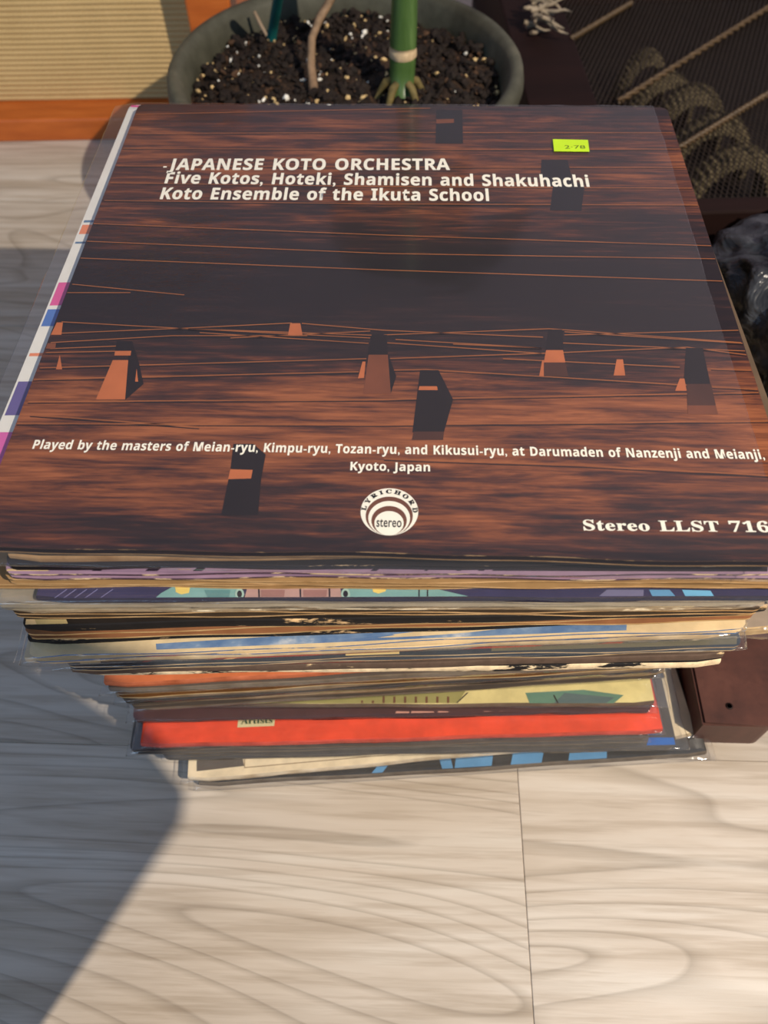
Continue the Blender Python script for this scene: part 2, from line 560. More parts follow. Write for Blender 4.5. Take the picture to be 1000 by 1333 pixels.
for ps in ([(172,149),(500,142),(560,141)], [(163,174),(500,172.5),(876,173)], [(160,193),(500,195),(886,194)], [(153,216),(500,217.5),(893,218)],
           [(144,238),(500,243),(901,245)], [(136,261),(500,265.5),(911,267)], [(121,291),(500,306),(928,320)], [(113,314),(500,330),(933,337)],
           [(105,336),(500,351.5),(943,366)]):
    kline(ps, 0.0006, M_string)
for ps in ([(94,370),(240,384)], [(84,381),(170,381)], [(80,419),(245,428),(500,437)], [(75,434),(245,427),(380,420.5)], [(393,421),(500,430),(707,439)], [(66,446),(225,437),(400,437)],
           [(245,428),(482,440)], [(300,440),(482,431)], [(260,433),(480,447)], [(500,436),(715,428),(965,446)], [(515,442),(705,453)], [(500,446),(705,460)], [(590,448),(705,453)], [(500,467),(707,460),(895,452),(975,462)],
           [(720,446),(975,457)], [(735,436),(963,430)], [(735,432),(968,447)], [(655,467),(885,478)], [(500,482),(555,481),(990,507)], [(925,480),(982,482)],
           [(52,479),(477,467)], [(42,494),(467,484)], [(37,523),(500,520),(992,511)], [(22,551),(500,553),(1000,548)], [(65,454),(165,450)], [(60,459),(160,457)],
           [(500,597),(760,606),(1000,619)], [(40,540),(260,556)]):
    kline(ps, 0.00055, M_string)
L1, L2, L3 = 0.00009, 0.00012, 0.00015
kpoly('printed_bridge', [(125,520),(163,520),(167,469),(147,469)], M_orange, L2)
kpoly('printed_bridge', [(163,521),(187,500),(181,472),(172,444),(152,444),(150,457),(167,457),(167,469)], M_darkp, L1)
kpoly('printed_bridge', [(149,463),(170,463),(171,457),(150,457)], M_orange, L2)
kpoly('printed_bridge', [(66,436),(80,436),(82,420),(74,420)], M_orange, L2)
kpoly('printed_bridge', [(58,454),(72,454),(73,447),(62,447)], M_orange2, L2)
kpoly('printed_bridge', [(73,481),(81,481),(78,462)], M_orange, L2)
kpoly('printed_bridge', [(176,497),(180,497),(178,480)], M_orange, L2)
kpoly('printed_bridge', [(375,436.5),(394,436.5),(391,421),(378,421)], M_orange, L2)
kpoly('printed_bridge', [(478,462),(505,462),(504,436),(484,436)], M_darkp, L2)
kpoly('printed_bridge', [(473,513),(509,513),(505,462),(480,462)], M_orange2, L2)
kpoly('printed_bridge', [(509,512),(516,490),(506,462),(504,470)], M_darkp, L1)
kpoly('printed_bridge', [(466,493),(474,492),(476,471),(472,471)], M_orange, L3)
kpoly('printed_bridge', [(537,563),(578,563),(590,520),(571,482),(547,482)], M_darkp, L1)
kpoly('printed_bridge', [(545,508),(570,508),(569,503),(546,503)], M_orange, L2)
kpoly('printed_bridge', [(536,573),(577,573),(578,562),(539,562)], M_brownp, L2)
kpoly('printed_bridge', [(710,456),(734,456),(732,429),(714,429)], M_darkp, L1)
kpoly('printed_bridge', [(708,472),(736,472),(733,456),(711,456)], M_orange, L2)
kpoly('printed_bridge', [(708,490),(740,490),(736,472),(708,472)], M_brownp, L1)
kpoly('printed_bridge', [(702,490),(708,490),(708,469),(706,469)], M_orange, L3)
kpoly('printed_bridge', [(799,489),(814,489),(811,468),(803,468)], M_orange, L2)
kpoly('printed_bridge', [(890,500),(925,500),(915,453),(893,453)], M_darkp, L1)
kpoly('printed_bridge', [(895,528),(932,528),(926,500),(894,500)], M_brownp, L2)
kpoly('printed_bridge', [(896,540),(935,540),(932,528),(895,528)], M_orange2, L2)
kpoly('printed_bridge', [(879,509),(894,509),(891,493),(885,493)], M_orange, L3)
kpoly('printed_bridge', [(567,187),(603,187),(602,143),(568,143)], M_darkb, L1)
kpoly('printed_bridge', [(568,161),(591,160),(591,155),(568,155.5)], M_orange2, L2)
kpoly('printed_bridge', [(704,226),(712,243),(720,243),(716,274),(757,275),(761,243),(745,234),(739,208),(705,208)], M_darkb, L1)
kpoly('printed_bridge', [(288,671),(336,671),(340,625),(346,592),(330,578),(304,578),(300,612)], M_darkp, L1)
kpoly('printed_bridge', [(297,624),(327,623),(329,612),(300,611)], M_orange, L2)

# lettering -----------------------------------------------------------
def bold_sans(s):
    o = ''
    for ch in s:
        if 'A' <= ch <= 'Z': o += chr(0x1D5D4 + ord(ch) - 65)
        elif 'a' <= ch <= 'z': o += chr(0x1D5EE + ord(ch) - 97)
        else: o += ch
    return o
def bold_serif(s):
    o = ''
    for ch in s:
        if 'A' <= ch <= 'Z': o += chr(0x1D400 + ord(ch) - 65)
        elif 'a' <= ch <= 'z': o += chr(0x1D41A + ord(ch) - 97)
        elif '0' <= ch <= '9': o += chr(0x1D7CE + ord(ch) - 48)
        else: o += ch
    return o
def make_text(s, offset=0.0, spacing=1.0, word=1.0):
    cu = bpy.data.curves.new('lettering', 'FONT')
    cu.body = s
    cu.size = 1.0
    cu.offset = offset
    cu.space_character = spacing
    cu.space_word = word
    cu.resolution_u = 4
    ob = bpy.data.objects.new('lettering_tmp', cu)
    COL.objects.link(ob)
    dg = bpy.context.evaluated_depsgraph_get()
    me = bpy.data.meshes.new_from_object(ob.evaluated_get(dg))
    bpy.data.objects.remove(ob)
    bpy.data.curves.remove(cu)
    return me
def text_mesh(s, offset=0.0, spacing=1.0, word=1.0):
    return make_text(s, offset, spacing, word)
def lettering(s, p0, p1, cap, parent, mat, lift, name='lettering', offset=0.0, spacing=1.0, word=1.0, refcap=0.72, local=None):
    """text whose baseline runs from local point p0 to p1; cap = height of its capitals"""
    me = text_mesh(s, offset, spacing, word)
    xs = [v.co.x for v in me.vertices]
    x0, x1 = min(xs), max(xs)
    d = Vector(p1) - Vector(p0)
    L = d.length; u = d.normalized(); n = Vector((-u.y, u.x, 0))
    for v in me.vertices:
        q = Vector(p0) + u * ((v.co.x - x0) / (x1 - x0) * L) + n * (v.co.y / refcap * cap)
        v.co = (q.x, q.y, p0[2] + lift)
    me.materials.clear(); me.materials.append(mat)
    o = bpy.data.objects.new(name, me)
    COL.objects.link(o)
    o.parent = parent
    return o
def klet(s, a, b, cap_rows, mat=None, lift=0.00022, **kw):
    p, q = kot(*a, 0), kot(*b, 0)
    top = at(a[0] + (a[0]-CX)*0, a[1] - cap_rows, H); bot = at(a[0], a[1], H)
    cap = abs(top.y - bot.y)
    return lettering(s, p, q, cap, koto, mat or M_white, lift, **kw)
klet(bold_sans('JAPANESE') + ' ' + bold_sans('KOTO') + ' ' + bold_sans('ORCHESTRA'), (218, 221.5), (586, 221.5), 14.5, offset=0.012, spacing=1.05, word=1.3)
kpoly('lettering', [(212.5, 218.5), (217, 218.5), (217.5, 216.8), (213, 216.8)], M_white, 0.00022)
klet(bold_sans('Five Kotos, Hoteki, Shamisen and Shakuhachi'), (214, 239), (768, 243.5), 14.5, offset=0.012, spacing=1.05, word=1.25)
klet(bold_sans('Koto Ensemble of the Ikuta School'), (208, 259.5), (637, 262), 15, offset=0.012, spacing=1.05, word=1.25)
klet(bold_sans('Played by the masters of Meian-ryu, Kimpu-ryu, Tozan-ryu, and Kikusui-ryu, at Darumaden of Nanzenji and Meianji,'), (42, 584.5), (996, 598), 11.5, offset=0.008, spacing=1.04, word=1.2)
klet(bold_sans('Kyoto, Japan'), (456, 612.5), (560, 614), 11, offset=0.008, spacing=1.04, word=1.2)
klet(bold_serif('Stereo') + ' ' + bold_serif('LLST') + ' ' + bold_serif('716'), (760, 690.5), (1003, 693), 14, offset=0.012, spacing=1.06, word=1.2)

# label emblem: nested discs that touch at the foot
emb = empty('label_emblem', kot(507, 666, 0)); emb.parent = koto
ec = kot(507, 666, 0)
eR = (at(545, 666, H) - at(470, 666, H)).length / 2
def disc(name, r, cy, mat, lift):
    vs_ = [(r * math.cos(2*math.pi*k/64), cy + r * math.sin(2*math.pi*k/64), lift) for k in range(64)]
    return mesh_obj(name, vs_, [tuple(range(64))], mat, emb)
for i, (r, m) in enumerate(((1.0, M_white), (0.815, M_brown_logo), (0.72, M_white), (0.61, M_brown_logo), (0.503, M_white))):
    disc('emblem_disc', r * eR, -(1.0 - r) * eR * (0.985 if i in (1, 3) else 1.0), m, 0.00016 + 0.00003 * i)
word_ = 'LYRICHORD'
for ch, deg in zip(word_, (171, 150.5, 130, 111, 92.5, 71, 49.5, 28, 6)):
    a = math.radians(deg)
    me = text_mesh(bold_serif(ch), 0.03)
    xs = [v.co.x for v in me.vertices]; xm = (min(xs) + max(xs)) / 2
    sc = eR * 0.235
    # letters ride on the broad part of the outer ring
    rad_ = 0.745
    up = Vector((math.cos(a), math.sin(a), 0)); rt = Vector((math.sin(a), -math.cos(a), 0))
    cshift = Vector((0, 0.035 * eR * max(0.0, math.sin(a)) - 0.03 * eR, 0)) + up * (0.02 + 0.06 * (1 - math.sin(a))) * eR
    for v in me.vertices:
        q = up * (eR * rad_) + rt * (v.co.x - xm) * sc * 1.25 + up * v.co.y * sc + cshift
        v.co = (q.x, q.y, 0.00031)
    me.materials.clear(); me.materials.append(M_black)
    o = bpy.data.objects.new('emblem_letter', me); COL.objects.link(o); o.parent = emb
lettering('stereo', (-0.43 * eR, -0.66 * eR, 0), (0.43 * eR, -0.66 * eR, 0), 0.42 * eR, emb, M_black, 0.00034, name='emblem_letter', offset=0.012, spacing=1.05, refcap=0.72)

# price sticker on top of the film
stk = empty('price_sticker', kot(743, 191.5, 0)); stk.parent = koto
sp = [kot(x, y, 0) - kot(743, 191.5, 0) for x, y in ((721, 199), (767, 199.5), (765, 184.5), (719.5, 183.5))]
mesh_obj('sticker_paper', [(p.x, p.y, 0.0011) for p in sp] + [(p.x, p.y, 0.0009) for p in sp], [(0,1,2,3),(7,6,5,4),(0,4,5,1),(1,5,6,2),(2,6,7,3),(3,7,4,0)], plain(190, 226, 40, 0.5, 0.3, 0.06), stk)
q0, q1 = kot(735, 196, 0) - kot(743, 191.5, 0), kot(762, 196, 0) - kot(743, 191.5, 0)
lettering('2\u00b778', (q0.x, q0.y, 0), (q1.x, q1.y, 0), 0.0035, stk, plain(70, 90, 30), 0.00115, name='sticker_print', offset=0.0)

# clear film over the top album, slid to the left so the jacket peeks out at the right
pl, pr = at(110, 290, H).x - 0.0135, at(925, 372, H).x
M_film_top = plastic_film('clear_film_top', 0.014, 16, 0.16, crinkle=((-0.107, S/2 + 0.002, 0.004), 0.055), rough=0.10, refl=0.032)
plastic_sleeve('plastic_sleeve', koto, -0.1725, 0.1495, -0.0075, S + 0.0006, 0.0, 0.0044, -0.158, 0.16, 0.0, S + 0.001, M_film_top, 2.0, lift=0.0002, amp=0.0004, n=40)

# ---- the white striped album under it
WB = 0.00018
zt = H - 0.0046
j2 = album('white', zt, 0.004, pos=(-0.0108, -0.1508, -0.008), cover_mat_=plain(226, 222, 212, 0.4, 0.4, 0.04), edge=(214, 205, 185), kind='open',
           label='white record album with pink, blue and orange stripes, second from the top of the pile')
def stripe(r0, r1, c):
    pts = []
    for xs_, row in ((-40, r1), (3, r1), (3, r0), (-40, r0)):
        e = 177 - (row - 139) * 0.378 + (xs_ if xs_ < 0 else 12)
        pts.append((e, row))
    art('white', 'cover_stripe', pts, plain(*c, 0.4, 0.4, 0.05), 0.0001)
for r0, r1, c in ((286, 289, (88, 120, 150)), (292, 304, (226, 132, 92)), (314, 316.5, (88, 120, 150)), (367, 397, (214, 84, 146)), (402, 424, (72, 112, 178)), (459, 463, (226, 132, 92)), (496, 540, (96, 84, 140)), (562, 640, (206, 92, 160))):
    stripe(r0, r1, c)
art('white', 'cover_stripe', [(150, 139), (700, 139), (700, 125), (150, 125)], plain(206, 60, 130, 0.4, 0.4, 0.05), 0.0001)

# ---- the rest of the pile, from the top down
album('tan_dark', 0.2412, 0.0040, left=8, right=1004, rows=((10, 725.5), (500, 733)), yaw=0.028, anchor='L', cover=(96, 78, 58), edge=(176, 140, 98), kind='spine',
      label='brown-edged record album just under the plastic lip of the top album')
album('black_cream', 0.2368, 0.0034, left=5, right=1000, rows=((10, 736), (500, 736)), yaw=0.026, anchor='L', cover=(30, 26, 28), edge=(230, 200, 155), edge_mat=worn((36, 30, 30), (230, 200, 155), 0.40, 40), kind='open',
      label='black-covered record album with a frayed cream edge, fourth from the top')
album('mauve', 0.2331, 0.0040, left=4, right=1000, rows=((10, 746.5), (500, 747)), yaw=0.022, anchor='L', cover=(150, 122, 142), edge=(230, 200, 158), edge_mat=worn((84, 62, 74), (228, 198, 156), 0.47, 60), kind='open',
      label='mauve record album with dark slanting bars printed along its front edge')
album('tan_thick', 0.2286, 0.0044, left=3, right=1003, rows=((10, 753), (900, 750)), yaw=0.016, anchor='L', cover=(150, 118, 78), edge=(228, 184, 128), kind='open',
      label='tan cardboard record album directly beneath the mauve one')
album('tan_thin', 0.2238, 0.0036, left=14, right=998, rows=((14, 760), (900, 760)), anchor='R', cover=(140, 108, 70), edge=(222, 178, 122), kind='open',
      label='thin tan record album resting on the navy robot album')
album('navy', 0.2198, 0.0030, left=45, right=1008, rows=((45, 781.5), (900, 779.5)), anchor='L', cover=(50, 48, 84), edge=(60, 56, 80), edge_mat=worn((30, 28, 50), (190, 180, 170), 0.33, 50), kind='spine', sleeve=(0.016, 0.002, 0.0008),
      label='navy record album with pale green robots printed along its front, in a plastic sleeve')
album('grey_upper', 0.2164, 0.0058, left=-6, right=995, rows=((0, 784.5), (900, 782)), anchor='C', cover=(150, 138, 116), edge=(206, 190, 160), kind='open', sleeve=(0.003, 0.002, 0.001), film=M_film_hazy,
      label='beige-grey record album in hazy plastic just below the navy robot album')
album('grey_cream', 0.2100, 0.0044, left=4, right=998, rows=((10, 792), (900, 789)), anchor='R', cover=(160, 140, 110), edge=(236, 216, 178), kind='spine', edge_mat=worn((160, 138, 108), (240, 222, 186), 0.46, 40),
      label='cream-edged record album with a torn right corner below the beige-grey one')
album('tan_curl', 0.2052, 0.0036, left=12, right=970, rows=((14, 798.5), (500, 796.5)), anchor='L', cover=(60, 48, 36), edge=(228, 186, 132), kind='open',
      label='thin tan record album whose front left corner pokes out above the black album')
album('black_torn', 0.2012, 0.0060, left=28, right=958, rows=((90, 815), (900, 797)), anchor='L', cover=(30, 26, 24), edge=(212, 174, 124), edge_mat=worn((26, 22, 20), (216, 178, 128), 0.40, 45), kind='spine',
      label='black record album with olive paper patch at its left end and a torn edge')
album('brown', 0.1948, 0.0050, left=30, right=960, rows=((130, 823), (900, 802)), anchor='L', cover=(138, 92, 60), edge=(226, 186, 128), kind='open',
      label='brown record album with pale edge beneath the torn black one')
album('black_flecked', 0.1894, 0.0050, left=34, right=955, rows=((60, 834), (830, 807)), anchor='L', cover=(28, 26, 26), edge=(190, 150, 104), edge_mat=worn((24, 22, 22), (212, 176, 128), 0.40, 60), kind='spine',
      label='black record album with cream flecks along its worn edge above the sky-blue one')
album('sky', 0.1838, 0.0054, left=45, right=965, rows=((60, 855), (960, 818)), anchor='C', cover=(224, 198, 152), edge=(236, 210, 164), edge_mat=worn((90, 120, 160), (234, 208, 164), 0.44, 45), kind='open', sleeve=(0.007, 0.0, 0.0006),
      label='record album with a cloudy blue sky strip between cream ends')
album('cream_plastic', 0.1780, 0.0056, left=55, right=955, rows=((60, 860), (950, 825)), anchor='R', cover=(222, 196, 152), edge=(236, 210, 166), kind='spine', sleeve=(0.002, 0.0045, 0.001),
      label='plain cream record album in a plastic sleeve under the sky-blue one')
fillers = []
def filler(zt_, t_, x, y, yw, nth, seed):
    rr = random.Random(seed)
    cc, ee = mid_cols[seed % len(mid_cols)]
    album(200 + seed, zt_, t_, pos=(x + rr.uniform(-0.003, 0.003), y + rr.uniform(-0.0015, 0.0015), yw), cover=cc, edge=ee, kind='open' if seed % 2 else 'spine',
          label=nth, group='albums set back inside the pile')
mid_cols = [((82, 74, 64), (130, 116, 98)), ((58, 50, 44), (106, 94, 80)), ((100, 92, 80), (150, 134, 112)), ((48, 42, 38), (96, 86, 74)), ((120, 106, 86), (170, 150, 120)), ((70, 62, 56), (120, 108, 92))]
ORD = ['first', 'second', 'third', 'fourth', 'fifth', 'sixth', 'seventh', 'eighth', 'ninth', 'tenth']
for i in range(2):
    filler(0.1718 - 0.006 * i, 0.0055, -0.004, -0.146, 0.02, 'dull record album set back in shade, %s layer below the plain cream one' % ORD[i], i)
album('charcoal', 0.1598, 0.0046, left=104, right=948, rows=((110, 867), (950, 842)), anchor='C', cover=(52, 60, 70), edge=(216, 190, 150), kind='open', sleeve=(0.014, 0.002, 0.001),
      label='charcoal record album with cream blocks and a slanting cream bar, in a shiny sleeve')
ky = at(975, 828, 0.1546).y
album('right_shift', 0.1546, 0.0080, pos=(0.0285, ky + 0.001, 0.02), cover=(150, 132, 110), edge=(236, 204, 150), kind='spine', sleeve=(0.0, 0.001, 0.003),
      label='cream-edged record album sticking out furthest to the right of the pile')
album('textured', 0.1464, 0.0060, left=100, right=945, rows=((530, 864), (940, 855)), anchor='R', cover=(86, 70, 60), edge=(94, 74, 60), edge_mat=worn((92, 74, 62), (216, 186, 140), 0.36, 45), kind='spine',
      label='dark grainy brown record album with a rounded cream right corner')
album('black_white', 0.1398, 0.0055, left=120, right=941, rows=((430, 871), (940, 865)), anchor='R', cover=(24, 22, 24), edge=(236, 210, 168), edge_mat=worn((24, 22, 24), (238, 214, 174), 0.56, 55), kind='spine',
      label='black-topped record album with a ragged cream front edge at the right')
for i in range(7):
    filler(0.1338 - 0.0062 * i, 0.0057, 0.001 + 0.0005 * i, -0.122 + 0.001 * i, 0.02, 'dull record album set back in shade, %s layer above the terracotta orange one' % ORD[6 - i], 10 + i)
album('orange', 0.0902, 0.0054, left=134, right=868, rows=((140, 891.5), (430, 871)), anchor='L', yaw=0.085, cover=(204, 112, 70), edge=(210, 118, 80), kind='spine',
      label='terracotta orange record album showing only at the left of the pile')
z0m, NM, dz = 0.0842, 7, 0.0062
rnd = random.Random(3)
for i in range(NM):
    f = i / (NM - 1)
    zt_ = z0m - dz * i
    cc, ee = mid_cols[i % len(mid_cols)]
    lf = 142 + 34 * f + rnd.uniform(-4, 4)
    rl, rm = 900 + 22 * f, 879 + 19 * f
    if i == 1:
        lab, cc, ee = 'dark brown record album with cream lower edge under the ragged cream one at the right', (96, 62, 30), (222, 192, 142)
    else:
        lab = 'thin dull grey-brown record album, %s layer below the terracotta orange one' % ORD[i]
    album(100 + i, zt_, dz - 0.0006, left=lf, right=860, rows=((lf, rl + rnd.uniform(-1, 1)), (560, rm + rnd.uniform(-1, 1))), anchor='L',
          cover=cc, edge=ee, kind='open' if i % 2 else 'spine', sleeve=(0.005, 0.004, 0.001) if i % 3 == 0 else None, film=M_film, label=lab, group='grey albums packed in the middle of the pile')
album('cartoon', 0.0404, 0.0050, left=195, right=853, rows=((460, 918), (850, 918)), anchor='R', cover=(214, 198, 136), edge=(120, 100, 80), kind='spine', sleeve=(0.003, 0.010, 0.001),
      label='yellow cartoon record album with teal figures printed along its front')
album('maroon', 0.0350, 0.0050, left=196, right=850, rows=((197, 937), (850, 925)), anchor='R', cover=(72, 40, 38), edge=(80, 46, 44), kind='open', sleeve=(0.004, 0.004, 0.001), film=M_film,
      label='dark maroon record album with pale pink marks just above the red one')
album('red', 0.0296, 0.0054, left=194, right=852, rows=((195, 972), (855, 953)), anchor='C', cover=(226, 74, 40), edge=(220, 84, 58), kind='spine', sleeve=(0.005, 0.002, 0.001),
      label='bright red record album with a small cream printed label on its front')
album('grey_low', 0.0238, 0.0056, left=215, right=845, rows=((215, 977), (845, 962)), anchor='R', cover=(84, 78, 72), edge=(146, 132, 114), kind='open', sleeve=(0.002, 0.002, 0.0015), film=M_film,
      label='dull grey record album with a tan line squeezed under the red one')
album('blue_corner', 0.0178, 0.0052, left=300, right=882, rows=((300, 984), (880, 972)), anchor='R', cover=(80, 76, 72), edge=(130, 120, 106), kind='open', sleeve=(0.001, 0.008, 0.0015),
      label='record album with a bright blue corner inside loose plastic at the lower right')
album('cream_low', 0.0122, 0.0048, left=244, right=850, rows=((245, 1017), (570, 988)), anchor='L', cover=(226, 208, 174), edge=(226, 210, 182), kind='spine', sleeve=(0.005, 0.001, 0.001),
      label='cream record album with a thin dark frame line jutting forward at the lower left')
album('charcoal_blue', 0.0070, 0.0060, left=258, right=870, rows=((300, 1020), (850, 987)), anchor='L', cover=(52, 50, 48), edge=(120, 108, 92), kind='spine', sleeve=(0.004, 0.006, 0.003),
      label='charcoal record album with slanting light blue shapes, lowest of the pile, on the floor')

# ---- printed art on the covers that jut forward
def fill(*c, rough=0.42): return plain(*c, rough, 0.4, 0.12, 50)
# navy robots
ro = [(206,783,206,775)]
G1, G2, PK, YL, NV2 = fill(122, 166, 164), fill(94, 140, 142), fill(176, 142, 136), fill(224, 198, 110), fill(28, 26, 44)
art('navy', 'printed_robot', [(202,783),(312,783),(316,764),(300,760),(228,762),(210,772)], G1, 0.00012)
art('navy', 'printed_robot', [(270,780),(298,780),(300,768),(266,768)], G2, 0.0002)
art('navy', 'printed_robot', [(229,771),(236,774),(246,772),(248,763),(228,763)], YL, 0.00022)
art('navy', 'printed_robot', [(318,783),(445,783),(443,765),(322,765)], PK, 0.00012)
for x in (340, 395):
    art('navy', 'printed_robot', [(x,777),(x+30,777),(x+31,768),(x,768)], fill(150, 110, 106), 0.0002)
for x in (336, 390, 428):
    art('navy', 'printed_robot', [(x,783),(x+2,783),(x+2,765),(x,765)], NV2, 0.00024)
art('navy', 'printed_robot', [(447,783),(610,783),(560,765),(449,765)], G1, 0.00012)
art('navy', 'printed_robot', [(486,771),(493,773),(502,770),(504,764),(484,764)], YL, 0.00022)
for x in (312, 450):
    for (a, b, m, l) in ((6.0, 7.5, fill(160, 190, 180), 0.00024), (3.2, 4.6, NV2, 0.0003)):
        art('navy', 'printed_robot', [(x + a * math.cos(k * 0.524), 773.5 + b * math.sin(k * 0.524)) for k in range(12)][::-1], m, l)
for x in (545, 556):
    art('navy', 'printed_robot', [(x,783),(x+1.6,783),(x+1.6,766),(x,766)], NV2, 0.00024)
art('navy', 'printed_light', [(850,780),(880,780),(872,768),(845,768)], fill(96, 150, 190), 0.00012)
art('navy', 'printed_light', [(893,780),(930,778),(925,769),(888,768)], fill(110, 176, 214), 0.00012)
art('navy', 'printed_light', [(780,778),(838,778),(838,768),(790,768)], fill(110, 108, 140), 0.00012)
for x in (70, 82, 96, 110, 130):
    art('navy', 'printed_ray', [(x,780),(x+1.5,780),(x+18,767),(x+16,767)], fill(120, 118, 160), 0.00012)
# mauve bars
for a, b in ((118, 130), (188, 204), (250, 262), (482, 490), (552, 556), (594, 600), (622, 630)):
    art('mauve', 'printed_bar', [(a,748),(a+(b-a),748),(b+8,738),(a+8,738)], fill(40, 30, 40), 0.00012)
art('mauve', 'printed_bar', [(640,747.5),(1000,747),(1000,736),(655,736)], fill(38, 30, 34), 0.00012)
art('mauve', 'printed_bar', [(6,748),(62,748),(60,740),(6,740)], fill(206, 176, 134), 0.00012)
# black album's olive patch and cream corner
art('black_torn', 'paper_patch', [(45,823),(86,822),(86,806),(45,806)], fill(168, 150, 104), 0.00012)
art('black_torn', 'paper_patch', [(30,824),(45,823),(45,806),(30,806)], fill(206, 178, 132), 0.00013)
# sky strip
def sky_print():
    t = NT('printed_sky')
    n = t.noise(t.coords((1, 1.6, 1)), 55, 4, 0.55)
    t.bsdf(t.ramp(n, [(0.42, rgb(84, 116, 158)), (0.58, rgb(120, 146, 176)), (0.70, rgb(196, 200, 204))]), 0.45, 0.4)
    return t.m
art('sky', 'printed_sky', [(203,852),(817,827),(817,800),(203,838)], sky_print(), 0.00012)
# charcoal blocks
art('blue_corner', 'printed_corner', [(845,985),(885,985),(885,960),(845,960)], fill(56, 104, 176), 0.00012)
art('charcoal', 'printed_block', [(640,852),(960,842),(960,828),(640,838)], fill(104, 100, 84), 0.00012)
art('charcoal', 'printed_block', [(103,871),(130,870),(130,858),(103,858)], fill(206, 184, 144), 0.00012)
art('charcoal', 'printed_block', [(450,853.5),(520,851.5),(520,845),(450,847)], fill(214, 190, 132), 0.00012)
art('charcoal', 'printed_block', [(290,864),(302,864),(326,852),(314,852)], fill(214, 190, 142), 0.00012)
# cartoon
art('cartoon', 'printed_figure', [(690,921),(800,921),(812,905),(760,898),(684,902)], fill(96, 132, 112), 0.00012)
art('cartoon', 'printed_figure', [(722,921),(790,921),(800,908),(735,902)], fill(86, 104, 104), 0.0002)
art('cartoon', 'printed_figure', [(300,924),(596,921),(606,900),(300,904)], fill(150, 142, 84), 0.00012)
for x in range(470, 590, 14):
    art('cartoon', 'printed_letter', [(x,917),(x+3,917),(x+3,907),(x,907)], fill(110, 70, 44), 0.0002)
for pts in ([(594,921),(596,921),(610,902),(608,902)], [(726,921),(728,921),(722,905),(720,905)]):
    art('cartoon', 'printed_line', pts, fill(40, 34, 30), 0.00024)
for x, wd in ((515, 18), (535, 30), (570, 14), (630, 12), (650, 8), (672, 10), (735, 10), (755, 8), (770, 18), (806, 16)):
    art('maroon', 'printed_mark', [(x,930.5),(x+wd,930.5),(x+wd,926.5),(x+1,926)], fill(206, 150, 130), 0.00012)
# red album's label
art('red', 'printed_label', [(309,947),(357,945),(359,929),(311,930)], fill(214, 200, 152), 0.00012)
root, c_, yw_, zt_ = albums['red']
inv = Matrix.Rotation(-yw_, 3, 'Z')
la, lb = (inv @ (at(314, 943.0, zt_) - Vector((c_.x, c_.y, zt_)))), (inv @ (at(355, 941.5, zt_) - Vector((c_.x, c_.y, zt_))))
lettering(bold_serif('Artists'), (la.x, la.y, 0.0056), (lb.x, lb.y, 0.0056), 0.0042, root, fill(70, 84, 60), 0.0004, name='printed_letter')
# cream album's frame
for pts in ([(256,1004),(318,997),(316,988),(256,990)],):
    art('cream_low', 'printed_frame', pts, fill(96, 88, 80), 0.00012)
for pts in ([(318,1000),(520,982),(520,981),(318,998.8)], [(318,1000),(319,1000),(319,988),(318,988)]):
    art('cream_low', 'printed_frame', pts, fill(150, 130, 104), 0.0002)
# blue shapes near the floor
BL = fill(92, 142, 182)
for pts in ([(484,1008),(498,1007),(508,993),(494,994)], [(576,1002),(590,1001),(586,984),(571,985)], [(592,1001),(640,997),(642,983),(594,984)], [(665,996),(705,993),(708,978),(668,980)], [(740,990),(790,987),(790,976),(742,978)]):
    art('charcoal_blue', 'printed_shape', pts, BL, 0.00012)

# ------------------------------------------------------------------ potted plant
PZ = 0.170
a_, b_ = at(221, 66, PZ), at(683, 70, PZ)
pr_ = (b_.x - a_.x) / 2
pcx, pcy = (a_.x + b_.x) / 2, (a_.y + b_.y) / 2 - 0.012
plant = empty('potted_plant', (pcx, pcy, 0))
tag(plant, 'dark grey-green round pot of bark soil with a thick green stem, behind the record pile', 'potted plant')
def pot_mat():
    t = NT('weathered_pot')
    n = t.noise(t.coords((1, 1, 1)), 14, 5, 0.65)
    n2 = t.noise(t.coords((1, 1, 1)), 90, 4, 0.6)
    c = t.ramp(n, [(0.3, rgb(58, 57, 46)), (0.55, rgb(82, 81, 68)), (0.75, rgb(108, 103, 86))])
    c = t.mix(0.3, c, t.ramp(n2, [(0.35, (0.5, 0.5, 0.45)), (0.6, (1, 1, 1))]), 'MULTIPLY')
    t.bsdf(c, 0.6, 0.3, bump=n2, bstr=0.2, bdist=0.0008)
    return t.m
M_pot = pot_mat()
R_ = pr_
prof = [(0.0, 0.0), (R_*0.70, 0.0), (R_*0.72, 0.006), (R_*0.93, PZ-0.028), (R_*0.985, PZ-0.022), (R_, PZ-0.012), (R_*0.99, PZ-0.004), (R_*0.965, PZ), (R_*0.93, PZ-0.001), (R_*0.905, PZ-0.007), (R_*0.885, PZ-0.02), (R_*0.87, PZ-0.05)]
lathe('pot', prof, M_pot, plant, 96)
SZ = PZ - 0.021
def soil_mat():
    t = NT('bark_soil')
    n = t.noise(t.coords((1, 1, 1)), 70, 6, 0.7)
    t.bsdf(t.ramp(n, [(0.35, rgb(20, 14, 10)), (0.55, rgb(48, 34, 24)), (0.75, rgb(84, 62, 44))]), 0.8, 0.3, bump=n, bstr=1.0, bdist=0.004)
    return t.m
verts, faces = [], []
NR, NA = 26, 90
for i in range(NR + 1):
    r = R_ * 0.89 * i / NR
    for k in range(NA):
        t_ = 2 * math.pi * k / NA
        x, y = r * math.cos(t_), r * math.sin(t_)
        z = SZ + 0.005 * noise.noise(Vector((x * 60, y * 60, 0.3))) + 0.006 * noise.noise(Vector((x * 18, y * 18, 4.0))) - 0.004 * (i / NR) ** 4
        verts.append((x, y, z))
